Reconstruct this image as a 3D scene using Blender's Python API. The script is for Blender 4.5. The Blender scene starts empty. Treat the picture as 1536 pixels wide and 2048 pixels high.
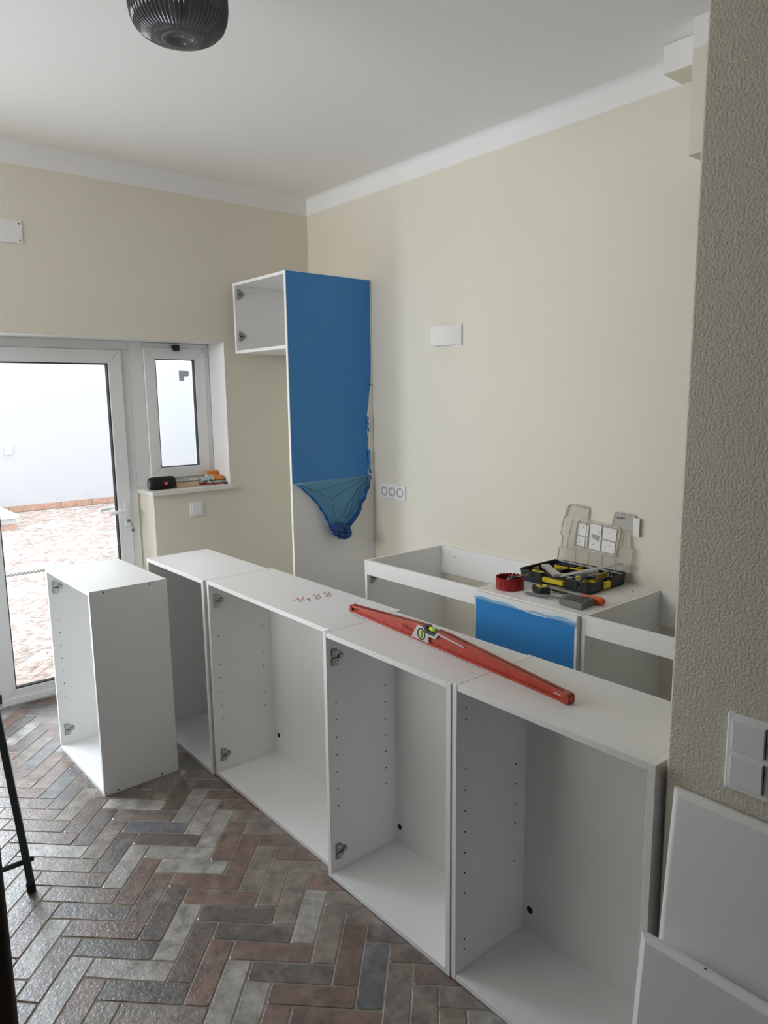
import bpy, bmesh, math, random
from mathutils import Vector, Matrix, noise
random.seed(7)
SC = bpy.context.scene
COL = SC.collection

# ------------------------------------------------------------------ camera, world, lights, exposure
CAM = Vector((4.0695, -1.3598, 1.6694))
R = [(0.6455056, 0.7636327, -0.0136982), (0.110386, -0.1110273, -0.9876679), (-0.7557364, 0.6360331, -0.1559631)]
FPX = 1450.57
cd = bpy.data.cameras.new('camera')
cd.sensor_fit = 'VERTICAL'; cd.sensor_height = 36; cd.sensor_width = 27
cd.lens = FPX * 36 / 2048; cd.clip_start = .02; cd.clip_end = 200
cam = bpy.data.objects.new('camera', cd); COL.objects.link(cam)
M = Matrix.Identity(4)
for i in range(3):
    M[i][0] = R[0][i]; M[i][1] = -R[1][i]; M[i][2] = -R[2][i]; M[i][3] = CAM[i]
cam.matrix_world = M
SC.camera = cam

w = bpy.data.worlds.new('overcast_sky'); SC.world = w; w.use_nodes = True
bg = w.node_tree.nodes['Background']
bg.inputs[0].default_value = (.89, .94, 1, 1); bg.inputs[1].default_value = 3.0

def area(name, loc, rot, sx, sy, power, col):
    l = bpy.data.lights.new(name, 'AREA'); l.shape = 'RECTANGLE'; l.size = sx; l.size_y = sy
    l.energy = power; l.color = col
    o = bpy.data.objects.new(name, l); COL.objects.link(o); o.location = loc; o.rotation_euler = rot
    return o
PI = math.pi
# added lamp out of view, standing in for light from the high left
area('fill_lamp_left', (1.2, -4.12, 2.38), (PI/2 + .52, 0, 0), 2.2, .9, 66, (1, .98, .955))
# added lamp in the unseen second leaf, boosting the light from the door
area('fill_lamp_door', (-.14, -1.14, 1.05), (0, -PI/2, 0), 1.75, .98, 36, (.80, .91, 1))
SC.view_settings.view_transform = 'Standard'; SC.view_settings.look = 'None'
SC.view_settings.gamma = 1; SC.view_settings.use_curve_mapping = False
SC.view_settings.exposure = 0.0
SC.cycles.use_denoising = True
SC.cycles.max_bounces = 12; SC.cycles.diffuse_bounces = 6; SC.cycles.transparent_max_bounces = 16
SC.cycles.sample_clamp_indirect = 6

# ------------------------------------------------------------------ materials
def mat(name, col, rough=.5, metal=0, bump=0, bscale=200, var=0, vscale=4, bdist=.002, spec=None, bdetail=3, stretch=None):
    m = bpy.data.materials.new(name); m.use_nodes = True
    nt = m.node_tree; p = nt.nodes['Principled BSDF']
    p.inputs['Base Color'].default_value = (*col, 1); p.inputs['Roughness'].default_value = rough
    p.inputs['Metallic'].default_value = metal
    if spec is not None: p.inputs['Specular IOR Level'].default_value = spec
    geo = nt.nodes.new('ShaderNodeNewGeometry')
    src = geo.outputs['Position']
    if stretch:
        mp = nt.nodes.new('ShaderNodeMapping'); mp.inputs['Scale'].default_value = stretch
        nt.links.new(src, mp.inputs[0]); src = mp.outputs[0]
    if bump:
        n = nt.nodes.new('ShaderNodeTexNoise'); n.inputs['Scale'].default_value = bscale; n.inputs['Detail'].default_value = bdetail
        nt.links.new(src, n.inputs['Vector'])
        b = nt.nodes.new('ShaderNodeBump'); b.inputs['Strength'].default_value = bump; b.inputs['Distance'].default_value = bdist
        nt.links.new(n.outputs[0], b.inputs['Height']); nt.links.new(b.outputs[0], p.inputs['Normal'])
    if var:
        n = nt.nodes.new('ShaderNodeTexNoise'); n.inputs['Scale'].default_value = vscale; n.inputs['Detail'].default_value = 5
        nt.links.new(src, n.inputs['Vector'])
        r = nt.nodes.new('ShaderNodeMapRange'); r.inputs[1].default_value = .3; r.inputs[2].default_value = .7
        r.inputs[3].default_value = 1 - var; r.inputs[4].default_value = 1 + var
        nt.links.new(n.outputs[0], r.inputs[0])
        v = nt.nodes.new('ShaderNodeVectorMath'); v.operation = 'SCALE'; v.inputs[0].default_value = col
        nt.links.new(r.outputs[0], v.inputs['Scale']); nt.links.new(v.outputs[0], p.inputs['Base Color'])
    return m

def see_through(name, col, alpha, rough=.2, tint=(1, 1, 1), bump=0, bscale=60):
    """tinted film / plastic: part diffuse-gloss body, part straight transmission"""
    m = mat(name, col, rough, bump=bump, bscale=bscale, bdist=.003)
    nt = m.node_tree; p = nt.nodes['Principled BSDF']; out = nt.nodes['Material Output']
    t = nt.nodes.new('ShaderNodeBsdfTransparent'); t.inputs[0].default_value = (*tint, 1)
    mx = nt.nodes.new('ShaderNodeMixShader'); mx.inputs[0].default_value = alpha
    nt.links.new(t.outputs[0], mx.inputs[1]); nt.links.new(p.outputs[0], mx.inputs[2]); nt.links.new(mx.outputs[0], out.inputs[0])
    return m

def window_glass():
    m = bpy.data.materials.new('clear window glass'); m.use_nodes = True; nt = m.node_tree; nt.nodes.clear()
    out = nt.nodes.new('ShaderNodeOutputMaterial'); t = nt.nodes.new('ShaderNodeBsdfTransparent'); g = nt.nodes.new('ShaderNodeBsdfGlossy')
    t.inputs[0].default_value = (.95, .97, .96, 1); g.inputs['Roughness'].default_value = .0
    f = nt.nodes.new('ShaderNodeFresnel'); f.inputs[0].default_value = 1.45
    mx = nt.nodes.new('ShaderNodeMixShader')
    nt.links.new(f.outputs[0], mx.inputs[0]); nt.links.new(t.outputs[0], mx.inputs[1]); nt.links.new(g.outputs[0], mx.inputs[2]); nt.links.new(mx.outputs[0], out.inputs[0])
    return m

def tile_mat(name, attr, rough, bump, wash=0.):
    m = bpy.data.materials.new(name); m.use_nodes = True; nt = m.node_tree; N = nt.nodes; L = nt.links
    p = N['Principled BSDF']; p.inputs['Specular IOR Level'].default_value = .7; p.inputs['Coat Weight'].default_value = .7 if not wash else 0; p.inputs['Coat IOR'].default_value = 1.8; p.inputs['Coat Roughness'].default_value = .3
    geo = N.new('ShaderNodeNewGeometry')
    if attr:
        c = N.new('ShaderNodeAttribute'); c.attribute_name = 'tone'; cc = c.outputs['Color']
    else:
        c = N.new('ShaderNodeObjectInfo'); cc = c.outputs['Color']
    n1 = N.new('ShaderNodeTexNoise'); n1.inputs['Scale'].default_value = 17; n1.inputs['Detail'].default_value = 7; n1.inputs['Roughness'].default_value = .65
    L.new(geo.outputs['Position'], n1.inputs['Vector'])
    r1 = N.new('ShaderNodeMapRange'); r1.inputs[1].default_value = .34; r1.inputs[2].default_value = .68; r1.inputs[3].default_value = .5; r1.inputs[4].default_value = 1.6
    L.new(n1.outputs[0], r1.inputs[0])
    v = N.new('ShaderNodeVectorMath'); v.operation = 'SCALE'; L.new(cc, v.inputs[0]); L.new(r1.outputs[0], v.inputs['Scale'])
    # lime bloom: pale blotches of the fired surface
    n2 = N.new('ShaderNodeTexNoise'); n2.inputs['Scale'].default_value = 9; n2.inputs['Detail'].default_value = 8; n2.inputs['Roughness'].default_value = .7
    mp = N.new('ShaderNodeMapping'); mp.inputs['Location'].default_value = (3, 7, 1); L.new(geo.outputs['Position'], mp.inputs[0]); L.new(mp.outputs[0], n2.inputs['Vector'])
    r2 = N.new('ShaderNodeMapRange'); r2.inputs[1].default_value = .54; r2.inputs[2].default_value = .70; r2.inputs[3].default_value = 0; r2.inputs[4].default_value = .62
    L.new(n2.outputs[0], r2.inputs[0])
    mx = N.new('ShaderNodeMix'); mx.data_type = 'RGBA'; L.new(r2.outputs[0], mx.inputs['Factor']); L.new(v.outputs[0], mx.inputs['A'])
    mx.inputs['B'].default_value = (.40 + wash, .36 + wash, .33 + wash, 1); L.new(mx.outputs['Result'], p.inputs['Base Color'])
    p.inputs['Roughness'].default_value = rough
    rr = N.new('ShaderNodeMapRange'); rr.inputs[3].default_value = rough - .1; rr.inputs[4].default_value = rough + .2; L.new(n2.outputs[0], rr.inputs[0]); L.new(rr.outputs[0], p.inputs['Roughness'])
    n3 = N.new('ShaderNodeTexNoise'); n3.inputs['Scale'].default_value = 75; n3.inputs['Detail'].default_value = 6; n3.inputs['Roughness'].default_value = .6; n3.inputs['Distortion'].default_value = .8
    L.new(geo.outputs['Position'], n3.inputs['Vector'])
    b = N.new('ShaderNodeBump'); b.inputs['Strength'].default_value = bump; b.inputs['Distance'].default_value = .004
    L.new(n3.outputs[0], b.inputs['Height']); L.new(b.outputs[0], p.inputs['Normal']); L.new(b.outputs[0], p.inputs['Coat Normal'])
    return m

CREAM = (.77, .735, .635)
m_cream = mat('cream wall paint', CREAM, .85, bump=.25, bscale=60, bdist=.004, var=.02, vscale=1.5)
m_dim = mat('dark plaster to cut bounce light', (.27, .255, .225), .9)  # unseen walls kept dark to cut the light they bounce back
m_rough = mat('cream textured plaster', (.64, .60, .50), .8, bump=.7, bscale=170, bdist=.004, bdetail=4)
m_white = mat('white wall paint', (.86, .86, .86), .85, bump=.2, bscale=60, bdist=.004)
m_ceil = mat('white ceiling paint', (.90, .88, .875), .9, bump=.1, bscale=40, bdist=.004)
m_mel = mat('white melamine board', (.85, .85, .84), .42, bump=.08, bscale=700, bdist=.0004)
m_mela = mat('white melamine front', (.82, .82, .81), .35)
m_edge = mat('white board edging', (.86, .86, .855), .4)
m_dark = mat('drilled hole', (.015, .015, .015), .8)
m_pvc = mat('white window profile', (.84, .85, .86), .3)
m_gasket = mat('black glazing gasket', (.02, .025, .03), .6)
m_glass = window_glass()
m_chrome = mat('zinc steel', (.33, .325, .31), .38, metal=.85)
m_steelw = mat('satin steel', (.6, .6, .6), .35, metal=.8)
m_plast = mat('white plastic', (.84, .84, .85), .3)
m_black = mat('black plastic', (.015, .016, .018), .45, bump=.1, bscale=500, bdist=.0005)
m_yellow = mat('yellow plastic', (.72, .55, .02), .4)
m_red = mat('red enamel', (.43, .045, .02), .38, bump=.15, bscale=160, bdist=.001, var=.15, vscale=30)
m_redd = mat('dark red metal', (.30, .012, .012), .35, metal=.25, var=.2, vscale=30)
m_alu = mat('bare aluminium', (.50, .49, .49), .42, metal=.6)
m_orange = mat('orange handle plastic', (.70, .11, .025), .35)
m_grey = mat('grey painted metal', (.14, .15, .16), .5)
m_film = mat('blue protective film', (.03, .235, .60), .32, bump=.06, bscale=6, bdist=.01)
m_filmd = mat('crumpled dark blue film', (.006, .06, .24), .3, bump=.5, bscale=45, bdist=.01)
m_filmt = see_through('loose translucent blue film', (.08, .33, .55), .42, .25, (.55, .76, .88), bump=.6, bscale=25)
m_filmb = see_through('loose pale blue film', (.25, .52, .78), .6, .25, (.7, .85, 1))
m_lid = see_through('clear scratched plastic', (.74, .71, .64), .32, .2, (.97, .96, .94))
m_rim = see_through('clear plastic rim', (.80, .77, .70), .6, .2, (.93, .92, .9))
m_paper = mat('white paper', (.82, .81, .78), .8)
m_greycard = mat('grey card', (.40, .39, .37), .8)
m_ink = mat('dark ink', (.04, .04, .04), .8)
m_pencil = mat('red pencil', (.40, .10, .12), .8)
m_stone = mat('pale limestone', (.78, .76, .70), .55, var=.05, vscale=12)
m_grout = mat('sandy grout', (.30, .265, .21), .9, bump=.4, bscale=300)
m_grout2 = mat('pale patio grout', (.5, .42, .37), .9)
m_court = mat('white render', (.585, .59, .625), .9, bump=.1, bscale=20, bdist=.01)
m_terra = mat('terracotta skirting tile', (.52, .32, .24), .8, var=.2, vscale=18)
m_tile = tile_mat('worn brick tile', False, .27, .5)
m_tiles = tile_mat('worn brick tile field', True, .27, .5)
m_ptile = tile_mat('pale patio brick', False, .7, .25, .25)
m_ptiles = tile_mat('pale patio brick field', True, .7, .25, .25)
m_iron = mat('dark grey painted steel tube', (.055, .07, .075), .4, metal=.3)
m_rubber = mat('black rubber', (.008, .008, .008), .7)
m_wood = mat('pale raw wood', (.62, .47, .30), .6, var=.12, vscale=20, stretch=(20, 1, 20))
m_darkwood = mat('dark brown wood', (.045, .03, .02), .5, var=.3, vscale=8, stretch=(6, 6, 1))
m_wire = mat('steel wire bristles', (.22, .22, .21), .5, metal=.4, bump=1, bscale=420, bdist=.004)
m_lime = mat('lime vial liquid', (.55, .72, .05), .15)
m_cloth = mat('black speaker mesh', (.008, .008, .01), .8, bump=.5, bscale=900, bdist=.0008)

# ------------------------------------------------------------------ helpers
class MB:
    def __init__(s): s.v = []; s.f = []; s.mi = []
    def box(s, a, b, mi=0):
        x0, y0, z0 = a; x1, y1, z1 = b
        if x1 < x0: x0, x1 = x1, x0
        if y1 < y0: y0, y1 = y1, y0
        if z1 < z0: z0, z1 = z1, z0
        n = len(s.v)
        s.v += [(x0, y0, z0), (x1, y0, z0), (x1, y1, z0), (x0, y1, z0), (x0, y0, z1), (x1, y0, z1), (x1, y1, z1), (x0, y1, z1)]
        for q in ((0, 3, 2, 1), (4, 5, 6, 7), (0, 1, 5, 4), (1, 2, 6, 5), (2, 3, 7, 6), (3, 0, 4, 7)):
            s.f.append(tuple(n + i for i in q)); s.mi.append(mi)
        return s
    def prism(s, pts, fa, mi=0):
        """pts: 2-D outline (ccw); fa(p, t) -> 3-D point for t=0/1"""
        n = len(s.v); k = len(pts)
        s.v += [tuple(fa(p, 0)) for p in pts] + [tuple(fa(p, 1)) for p in pts]
        s.f.append(tuple(range(n + k - 1, n - 1, -1))); s.f.append(tuple(range(n + k, n + 2 * k)))
        for i in range(k): j = (i + 1) % k; s.f.append((n + i, n + j, n + k + j, n + k + i))
        s.mi += [mi] * (k + 2); return s
    def tube(s, path, rad, seg=10, caps=True, mi=0):
        path = [Vector(p) for p in path]
        if not hasattr(rad, '__len__'): rad = [rad] * len(path)
        n = len(s.v); up = None
        for i, p in enumerate(path):
            d = (path[min(i + 1, len(path) - 1)] - path[max(i - 1, 0)]).normalized()
            if up is None: up = Vector((0, 0, 1)) if abs(d.z) < .9 else Vector((1, 0, 0))
            a = d.cross(up).normalized(); b = a.cross(d).normalized(); up = b
            for j in range(seg):
                t = 2 * PI * j / seg; q = p + (a * math.cos(t) + b * math.sin(t)) * rad[i]; s.v.append(tuple(q))
        for i in range(len(path) - 1):
            for j in range(seg):
                k = (j + 1) % seg; s.f.append((n + i * seg + j, n + i * seg + k, n + (i + 1) * seg + k, n + (i + 1) * seg + j)); s.mi.append(mi)
        if caps:
            s.f.append(tuple(n + j for j in range(seg))[::-1]); s.f.append(tuple(n + (len(path) - 1) * seg + j for j in range(seg))); s.mi += [mi, mi]
        return s
    def lathe(s, prof, c, seg=32, rmod=None, axis='z', mi=0, caps=False):
        n = len(s.v)
        for r, z in prof:
            for j in range(seg):
                t = 2 * PI * j / seg; rr = r * (rmod(t, r, z) if rmod else 1)
                p = (rr * math.cos(t), rr * math.sin(t), z)
                if axis == 'y': p = (p[0], p[2], p[1])
                if axis == 'x': p = (p[2], p[0], p[1])
                s.v.append((c[0] + p[0], c[1] + p[1], c[2] + p[2]))
        for i in range(len(prof) - 1):
            for j in range(seg):
                k = (j + 1) % seg; s.f.append((n + i * seg + j, n + i * seg + k, n + (i + 1) * seg + k, n + (i + 1) * seg + j)); s.mi.append(mi)
        if caps:
            s.f.append(tuple(n + j for j in range(seg))[::-1]); s.f.append(tuple(n + (len(prof) - 1) * seg + j for j in range(seg))); s.mi += [mi, mi]
        return s
    def grid(s, nu, nv, fn, mi=0):
        n = len(s.v)
        for j in range(nv + 1):
            for i in range(nu + 1): s.v.append(tuple(fn(i / nu, j / nv)))
        for j in range(nv):
            for i in range(nu):
                a = n + j * (nu + 1) + i; s.f.append((a, a + 1, a + nu + 2, a + nu + 1)); s.mi.append(mi)
        return s

def obj(name, mb, mats, parent=None, world=False, smooth=False, bevel=0, seg=2, loc=None, solid=0):
    if not isinstance(mats, (list, tuple)): mats = [mats]
    vs = mb.v
    if parent is not None and world:
        pl = parent_loc(parent); vs = [(x - pl[0], y - pl[1], z - pl[2]) for x, y, z in vs]
    # local origin at the piece's own centre
    c = [sum(p[i] for p in vs) / len(vs) for i in range(3)]
    me = bpy.data.meshes.new(name); me.from_pydata([(p[0] - c[0], p[1] - c[1], p[2] - c[2]) for p in vs], [], mb.f)
    for m in mats: me.materials.append(m)
    for p, k in zip(me.polygons, mb.mi): p.material_index = k
    bm = bmesh.new(); bm.from_mesh(me); bmesh.ops.recalc_face_normals(bm, faces=bm.faces); bm.to_mesh(me); bm.free()
    if smooth:
        for p in me.polygons: p.use_smooth = True
    me.update()
    o = bpy.data.objects.new(name, me); COL.objects.link(o); o.location = c
    if parent is not None: o.parent = parent; o['_o'] = 1
    if solid:
        m = o.modifiers.new('Solidify', 'SOLIDIFY'); m.thickness = solid
    if bevel:
        m = o.modifiers.new('Bevel', 'BEVEL'); m.width = bevel; m.segments = seg; m.limit_method = 'ANGLE'; m.angle_limit = .6
        if seg > 1:
            for p in me.polygons: p.use_smooth = True
            try:
                with bpy.context.temp_override(object=o): pass
            except Exception: pass
            m2 = o.modifiers.new('WeightedNormal', 'WEIGHTED_NORMAL'); m2.keep_sharp = False
    return o
def parent_loc(p):
    l = Vector((0, 0, 0))
    while p is not None: l = l + Vector(p.location); p = p.parent
    return l
def tag(o, label, cat, group=None, kind=None):
    if label: o['label'] = label
    if cat: o['category'] = cat
    if group: o['group'] = group
    if kind: o['kind'] = kind
    return o
def thing(name, label, cat, loc, rot=(0, 0, 0), group=None):
    o = bpy.data.objects.new(name, None); COL.objects.link(o); o.empty_display_size = .05
    o.location = loc; o.rotation_euler = rot
    return tag(o, label, cat, group)
def struct(name, mb, mats, label=None, **k):
    o = obj(name, mb, mats, **k); o['kind'] = 'structure'
    if label: o['label'] = label
    return o
def text(name, body, size, mats, parent, loc, rot, ext=.0004, align='CENTER'):
    cu = bpy.data.curves.new(name, 'FONT'); cu.body = body; cu.size = size; cu.extrude = ext; cu.align_x = align; cu.align_y = 'CENTER'
    cu.materials.append(mats)
    tmp = bpy.data.objects.new(name, cu); COL.objects.link(tmp)
    bpy.context.view_layer.update()
    me = bpy.data.meshes.new_from_object(tmp.evaluated_get(bpy.context.evaluated_depsgraph_get()))
    bpy.data.objects.remove(tmp)
    o = bpy.data.objects.new(name, me); COL.objects.link(o); o.parent = parent; o.location = loc; o.rotation_euler = rot
    return o

W = 1.4481; ZC = 2.9336; ZB = 2.8315; T = .1985   # right wall, ceiling, underside of the white band, depth of the door niche

# ------------------------------------------------------------------ setting
XE, YL = 6.5, -4.1
struct('ceiling', MB().box((-.3, YL - .1, ZC), (XE + .1, W + .2, ZC + .1)), m_ceil, 'white painted ceiling with a soft cove towards the walls')
b = MB().box((-.27, W, -.05), (XE, W + .15, ZB)).box((-.27, W, ZB), (XE, W + .15, ZC), 1)
struct('wall_right', b, [m_cream, m_white], 'long cream wall with a white painted band under the ceiling')
# cove strips softening the junction with the ceiling
def cove(name, f):
    pts = [(0, 0)] + [(.035 * (1 - math.sin(a)), .035 * (1 - math.cos(a))) for a in [PI / 2 * k / 6 for k in range(7)]]
    b = MB().prism(pts, f); return struct(name, b, m_white, smooth=False)
cove('trim_1', lambda p, t: (0 + t * XE, W + .001 - p[0], ZC + .001 - p[1]))
cove('trim_2', lambda p, t: (-.001 + p[0], -3.9 + t * (W + 3.9), ZC + .001 - p[1]))
# door wall: pieces round the niche; reveals are painted white
YJ, ZH, YS, ZS = .8123, 2.0136, .3117, 1.1476
YD0 = -1.70
b = MB()
b.box((-.27, YL, -.05), (0, YD0, ZB)).box((-.27, YD0, ZH), (0, YJ, ZB)).box((-.27, YJ, -.05), (0, W, ZB))
b.box((-.27, YS, -.05), (0, YJ, ZS - .027)).box((-.27, YL, ZB), (0, W, ZC), 1)
wb = struct('wall_back', b, [m_cream, m_white], 'cream wall with the glazed door niche')
me = wb.data; cz = wb.location
for p in me.polygons:
    c = p.center + cz
    if -.2 < c.x < -.01 and ((abs(c.y - YJ) < .002 and p.normal.y < -.5) or (abs(c.z - ZH) < .002 and p.normal.z < -.5)): p.material_index = 1
struct('trim_3', MB().box((-.2, YJ - .003, ZS), (.001, YJ + .002, ZH)), m_white, 'white reveal beside the window', bevel=.0015, seg=1)
# left side of the room (outside the frame) with an opening added for the fill lamp
b = MB().box((-.27, YL - .15, -.05), (.1, YL, ZC)).box((2.6, YL - .15, -.05), (XE, YL, ZC)).box((.1, YL - .15, 2.86), (2.6, YL, ZC)).box((.1, YL - .15, -.05), (2.6, YL, 1.9))
struct('wall_left', b, m_cream)
struct('light_blocker', MB().box((2.15, -1.95, 0), (XE, -1.8, ZC)).box((0, -1.95, 0), (2.15, -1.8, 1.42)), m_dim)  # added out of view to keep the left lamp off cabinets and near wall
struct('wall_front', MB().box((XE, -1.95, -.05), (XE + .12, W + .15, ZC)), m_dim)
# near wall whose end closes the picture on the right
b = MB().box((3.357, .0, 0), (XE, .19, ZC - .001))
b.v = [(x + (.0135 * z / ZC if x < 4 else 0), y, z) for x, y, z in b.v]
struct('wall_near', b, m_rough, 'end of the rough plastered wall on the right with its lit edge', bevel=.007, seg=3)
# two boxed beams high on the right wall
def beam(n, x0, y0, z0, lab):
    b = MB().box((x0, y0, z0), (4.6, W + .01, ZB)).box((x0, y0, ZB), (4.6, W + .01, ZC - .0005), 1)
    struct(n, b, [m_cream, m_white], lab)
b = MB().box((2.53, 1.312, ZB + .001), (2.72, W + .01, ZC - .0005))
beamo = struct('trim_4', b, [m_white, m_cream], 'shallow boxed beam with white front under the ceiling', bevel=.004, seg=2)
for p in beamo.data.polygons:
    if p.normal.z < -.5: p.material_index = 1
beam('trim_5', 2.702, 1.202, 2.49, 'deeper cream boxed beam dropping below the white band')

# ------------------------------------------------------------------ herringbone paving
LT, WT = .2515, .0769
def tile_mesh(seed, mat_, L=LT, Wd=WT, j=.0046, h=.009):
    rnd = random.Random(seed); a = (L - j) / 2; c = (Wd - j) / 2; r = .0038
    def jt(): return rnd.uniform(-.0012, .0012)
    out = []
    for sx, sy in ((-1, -1), (1, -1), (1, 1), (-1, 1)):
        rr = r * rnd.uniform(.6, 1.7)
        p = [(sx * (a - rr) + jt(), sy * c + jt()), (sx * a + jt(), sy * (c - rr) + jt())]
        if sx * sy > 0: p.reverse()
        out += p
        if (sx, sy) == (1, -1): pass
    # order: corner pairs ccw, add a mid point on the long sides
    pts = [out[0], out[1]]; pts = []
    for k in range(4):
        pts += [out[2 * k], out[2 * k + 1]]
        if k == 0: pts.append((rnd.uniform(-.03, .03), -c + jt()))
        if k == 2: pts.append((rnd.uniform(-.03, .03), c + jt()))
    n = len(pts)
    v = [(x, y, -h) for x, y in pts] + [(x, y, -.0016) for x, y in pts]
    ins = .0020
    v += [(x - math.copysign(ins, x) if abs(x) > a - .02 else x, y - math.copysign(ins, y), 0) for x, y in pts]
    f = [tuple(range(2 * n, 3 * n))]
    for l in range(2):
        for i in range(n):
            k = (i + 1) % n; f.append((l * n + i, l * n + k, (l + 1) * n + k, (l + 1) * n + i))
    me = bpy.data.meshes.new('tile'); me.from_pydata(v, [], f); me.materials.append(mat_)
    for p in me.polygons[1:]: p.use_smooth = False
    return me
E1 = Vector((1, 1, 0)) / math.sqrt(2); E2 = Vector((1, -1, 0)) / math.sqrt(2)
A1, A2 = .5465, 1.6465        # lattice anchor measured on the floor
def lattice(x0, x1, y0, y1):
    out = []
    for m in range(-220, 260):
        for n in range(-60, 60):
            a = A1 + m * WT + n * LT; c = A2 + m * WT - n * LT
            for kind in (0, 1):
                if kind == 0: ca, cc = a + LT / 2, c + WT / 2; ang = PI / 4
                else: ca, cc = a + LT + WT / 2, c + WT - LT / 2; ang = -PI / 4
                p = E1 * ca + E2 * cc
                if x0 < p.x < x1 and y0 < p.y < y1: out.append((p.x, p.y, ang))
    return out
def proj(x, y, z):
    d = (x - CAM.x, y - CAM.y, z - CAM.z)
    q = [sum(R[i][k] * d[k] for k in range(3)) for i in range(3)]
    if q[2] <= .05: return None
    return FPX * q[0] / q[2] + 768, FPX * q[1] / q[2] + 1024, q[2]
GREY, DARK, RED, BRN, TAU, BLU = (.37, .345, .32), (.115, .092, .085), (.185, .110, .085), (.155, .108, .087), (.225, .18, .15), (.12, .122, .13)
KEY = [(387, 1729, GREY), (257, 1729, GREY), (360, 1863, GREY), (262, 1938, GREY), (437, 1653, GREY), (620, 1827, GREY), (456, 1986, GREY), (560, 1676, GREY),
       (150, 1990, GREY), (554, 1758, TAU), (506, 1731, TAU), (661, 1872, TAU), (420, 1930, TAU), (610, 1800, TAU), (640, 1733, TAU), (237, 1703, DARK), (515, 1858, DARK), (588, 1940, DARK),
       (337, 1676, DARK), (478, 1822, DARK), (337, 1780, DARK), (419, 1763, RED), (446, 1790, RED), (547, 1899, RED), (492, 1699, RED), (396, 1900, BRN), (624, 1982, RED), (282, 1758, RED),
       (713, 1917, DARK), (751, 1939, BLU), (797, 1961, BRN), (850, 1994, BLU), (722, 1821, BRN), (400, 1690, BRN), (230, 1675, RED), (320, 1640, BRN), (350, 1610, DARK), (540, 1990, BRN), (465, 1880, BRN), (690, 1990, RED)]
def tone(rnd, pale):
    c = rnd.choices([GREY, DARK, RED, BRN, TAU, BLU], [1.2, 2, 2.4, 3.4, 3, .35])[0]
    if pale: c = tuple(.78 * p + .22 * v for p, v in zip((.62, .47, .42), c));  # courtyard tiles: bright washed-out haze mixed into their colour
    if pale and rnd.random() < .16: c = (.66, .62, .60)
    k = rnd.uniform(.85, 1.15); return tuple(min(.9, v * k) for v in c)
def pave(parent, tiles, z, meshes, mstuff, pale, visible, seed):
    rnd = random.Random(seed); sc = []
    for t in tiles:
        q = proj(t[0], t[1], z); s = 0
        if q and -70 < q[0] < 1600 and 0 < q[1] < 2130 and visible(t[0], t[1], q): s = 1 / q[2] ** 3
        sc.append((s, t, q))
    sc.sort(key=lambda k: -k[0])
    near = [k for k in sc if k[0] > 0][:298]; ids = {id(k[1]) for k in near}
    rest = [k for k in sc if id(k[1]) not in ids]
    for s, t, q in near:
        o = bpy.data.objects.new('tile', meshes[rnd.randrange(len(meshes))]); COL.objects.link(o); o.parent = parent
        o.location = Vector((t[0], t[1], z + rnd.uniform(-.0009, .0004))) - parent_loc(parent)
        o.rotation_euler = (rnd.uniform(-.004, .004), rnd.uniform(-.003, .003), t[2] + (PI if rnd.random() < .5 else 0) + rnd.uniform(-.006, .006))
        c = tone(rnd, pale)
        if not pale:
            best = min(KEY, key=lambda k: (k[0] - q[0]) ** 2 + (k[1] - q[1]) ** 2)
            if math.hypot(best[0] - q[0], (best[1] - q[1]) * 1.7) < 17: c = best[2]
        o.color = (*c, 1)
    v, f, cols = [], [], []
    for s, t, q in rest:
        me = meshes[rnd.randrange(len(meshes))]; n = len(v); ca, sa = math.cos(t[2]), math.sin(t[2]); c = tone(rnd, pale)
        for p in me.vertices: v.append((t[0] + p.co.x * ca - p.co.y * sa, t[1] + p.co.x * sa + p.co.y * ca, z + p.co.z - .0005)); cols.append((*c, 1))
        for p in me.polygons: f.append(tuple(n + i for i in p.vertices))
    me = bpy.data.meshes.new('tile_field'); me.from_pydata(v, [], f); me.materials.append(mstuff)
    ca = me.color_attributes.new('tone', 'FLOAT_COLOR', 'POINT')
    for i, c in enumerate(cols): ca.data[i].color = c
    o = bpy.data.objects.new('tile_field', me); COL.objects.link(o); o.parent = parent; o.location = -parent_loc(parent); o['kind'] = 'stuff'

fl = struct('floor', MB().box((-.27, YL, -.06), (XE, W, -.0022)), m_grout, 'reddish brown and grey brick tiles laid in herringbone')
def vis_in(x, y, q):   # open aisle, plus what shows between the standing cabinets
    if x < 3.4 and y < .02: return True
    return False
pave(fl, lattice(-.2, 4.6, -1.9, W - .02), 0, [tile_mesh(i, m_tile) for i in range(6)], m_tiles, False, vis_in, 11)
pf = struct('patio_floor', MB().box((-8.2, -4, -.2), (-.27, 6, -.028)), m_grout2, 'glare-washed pale pink brick herringbone paving of the courtyard')
def vis_out(x, y, q):
    if q[0] > 250 or q[1] < 1000: return False
    return True
pave(pf, [t for t in lattice(-8.1, -.42, -1.6, 3.6) if not (-3.78 < t[0] < -3.60)], -.022, [tile_mesh(40 + i, m_ptile) for i in range(4)], m_ptiles, True, vis_out, 5)

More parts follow.
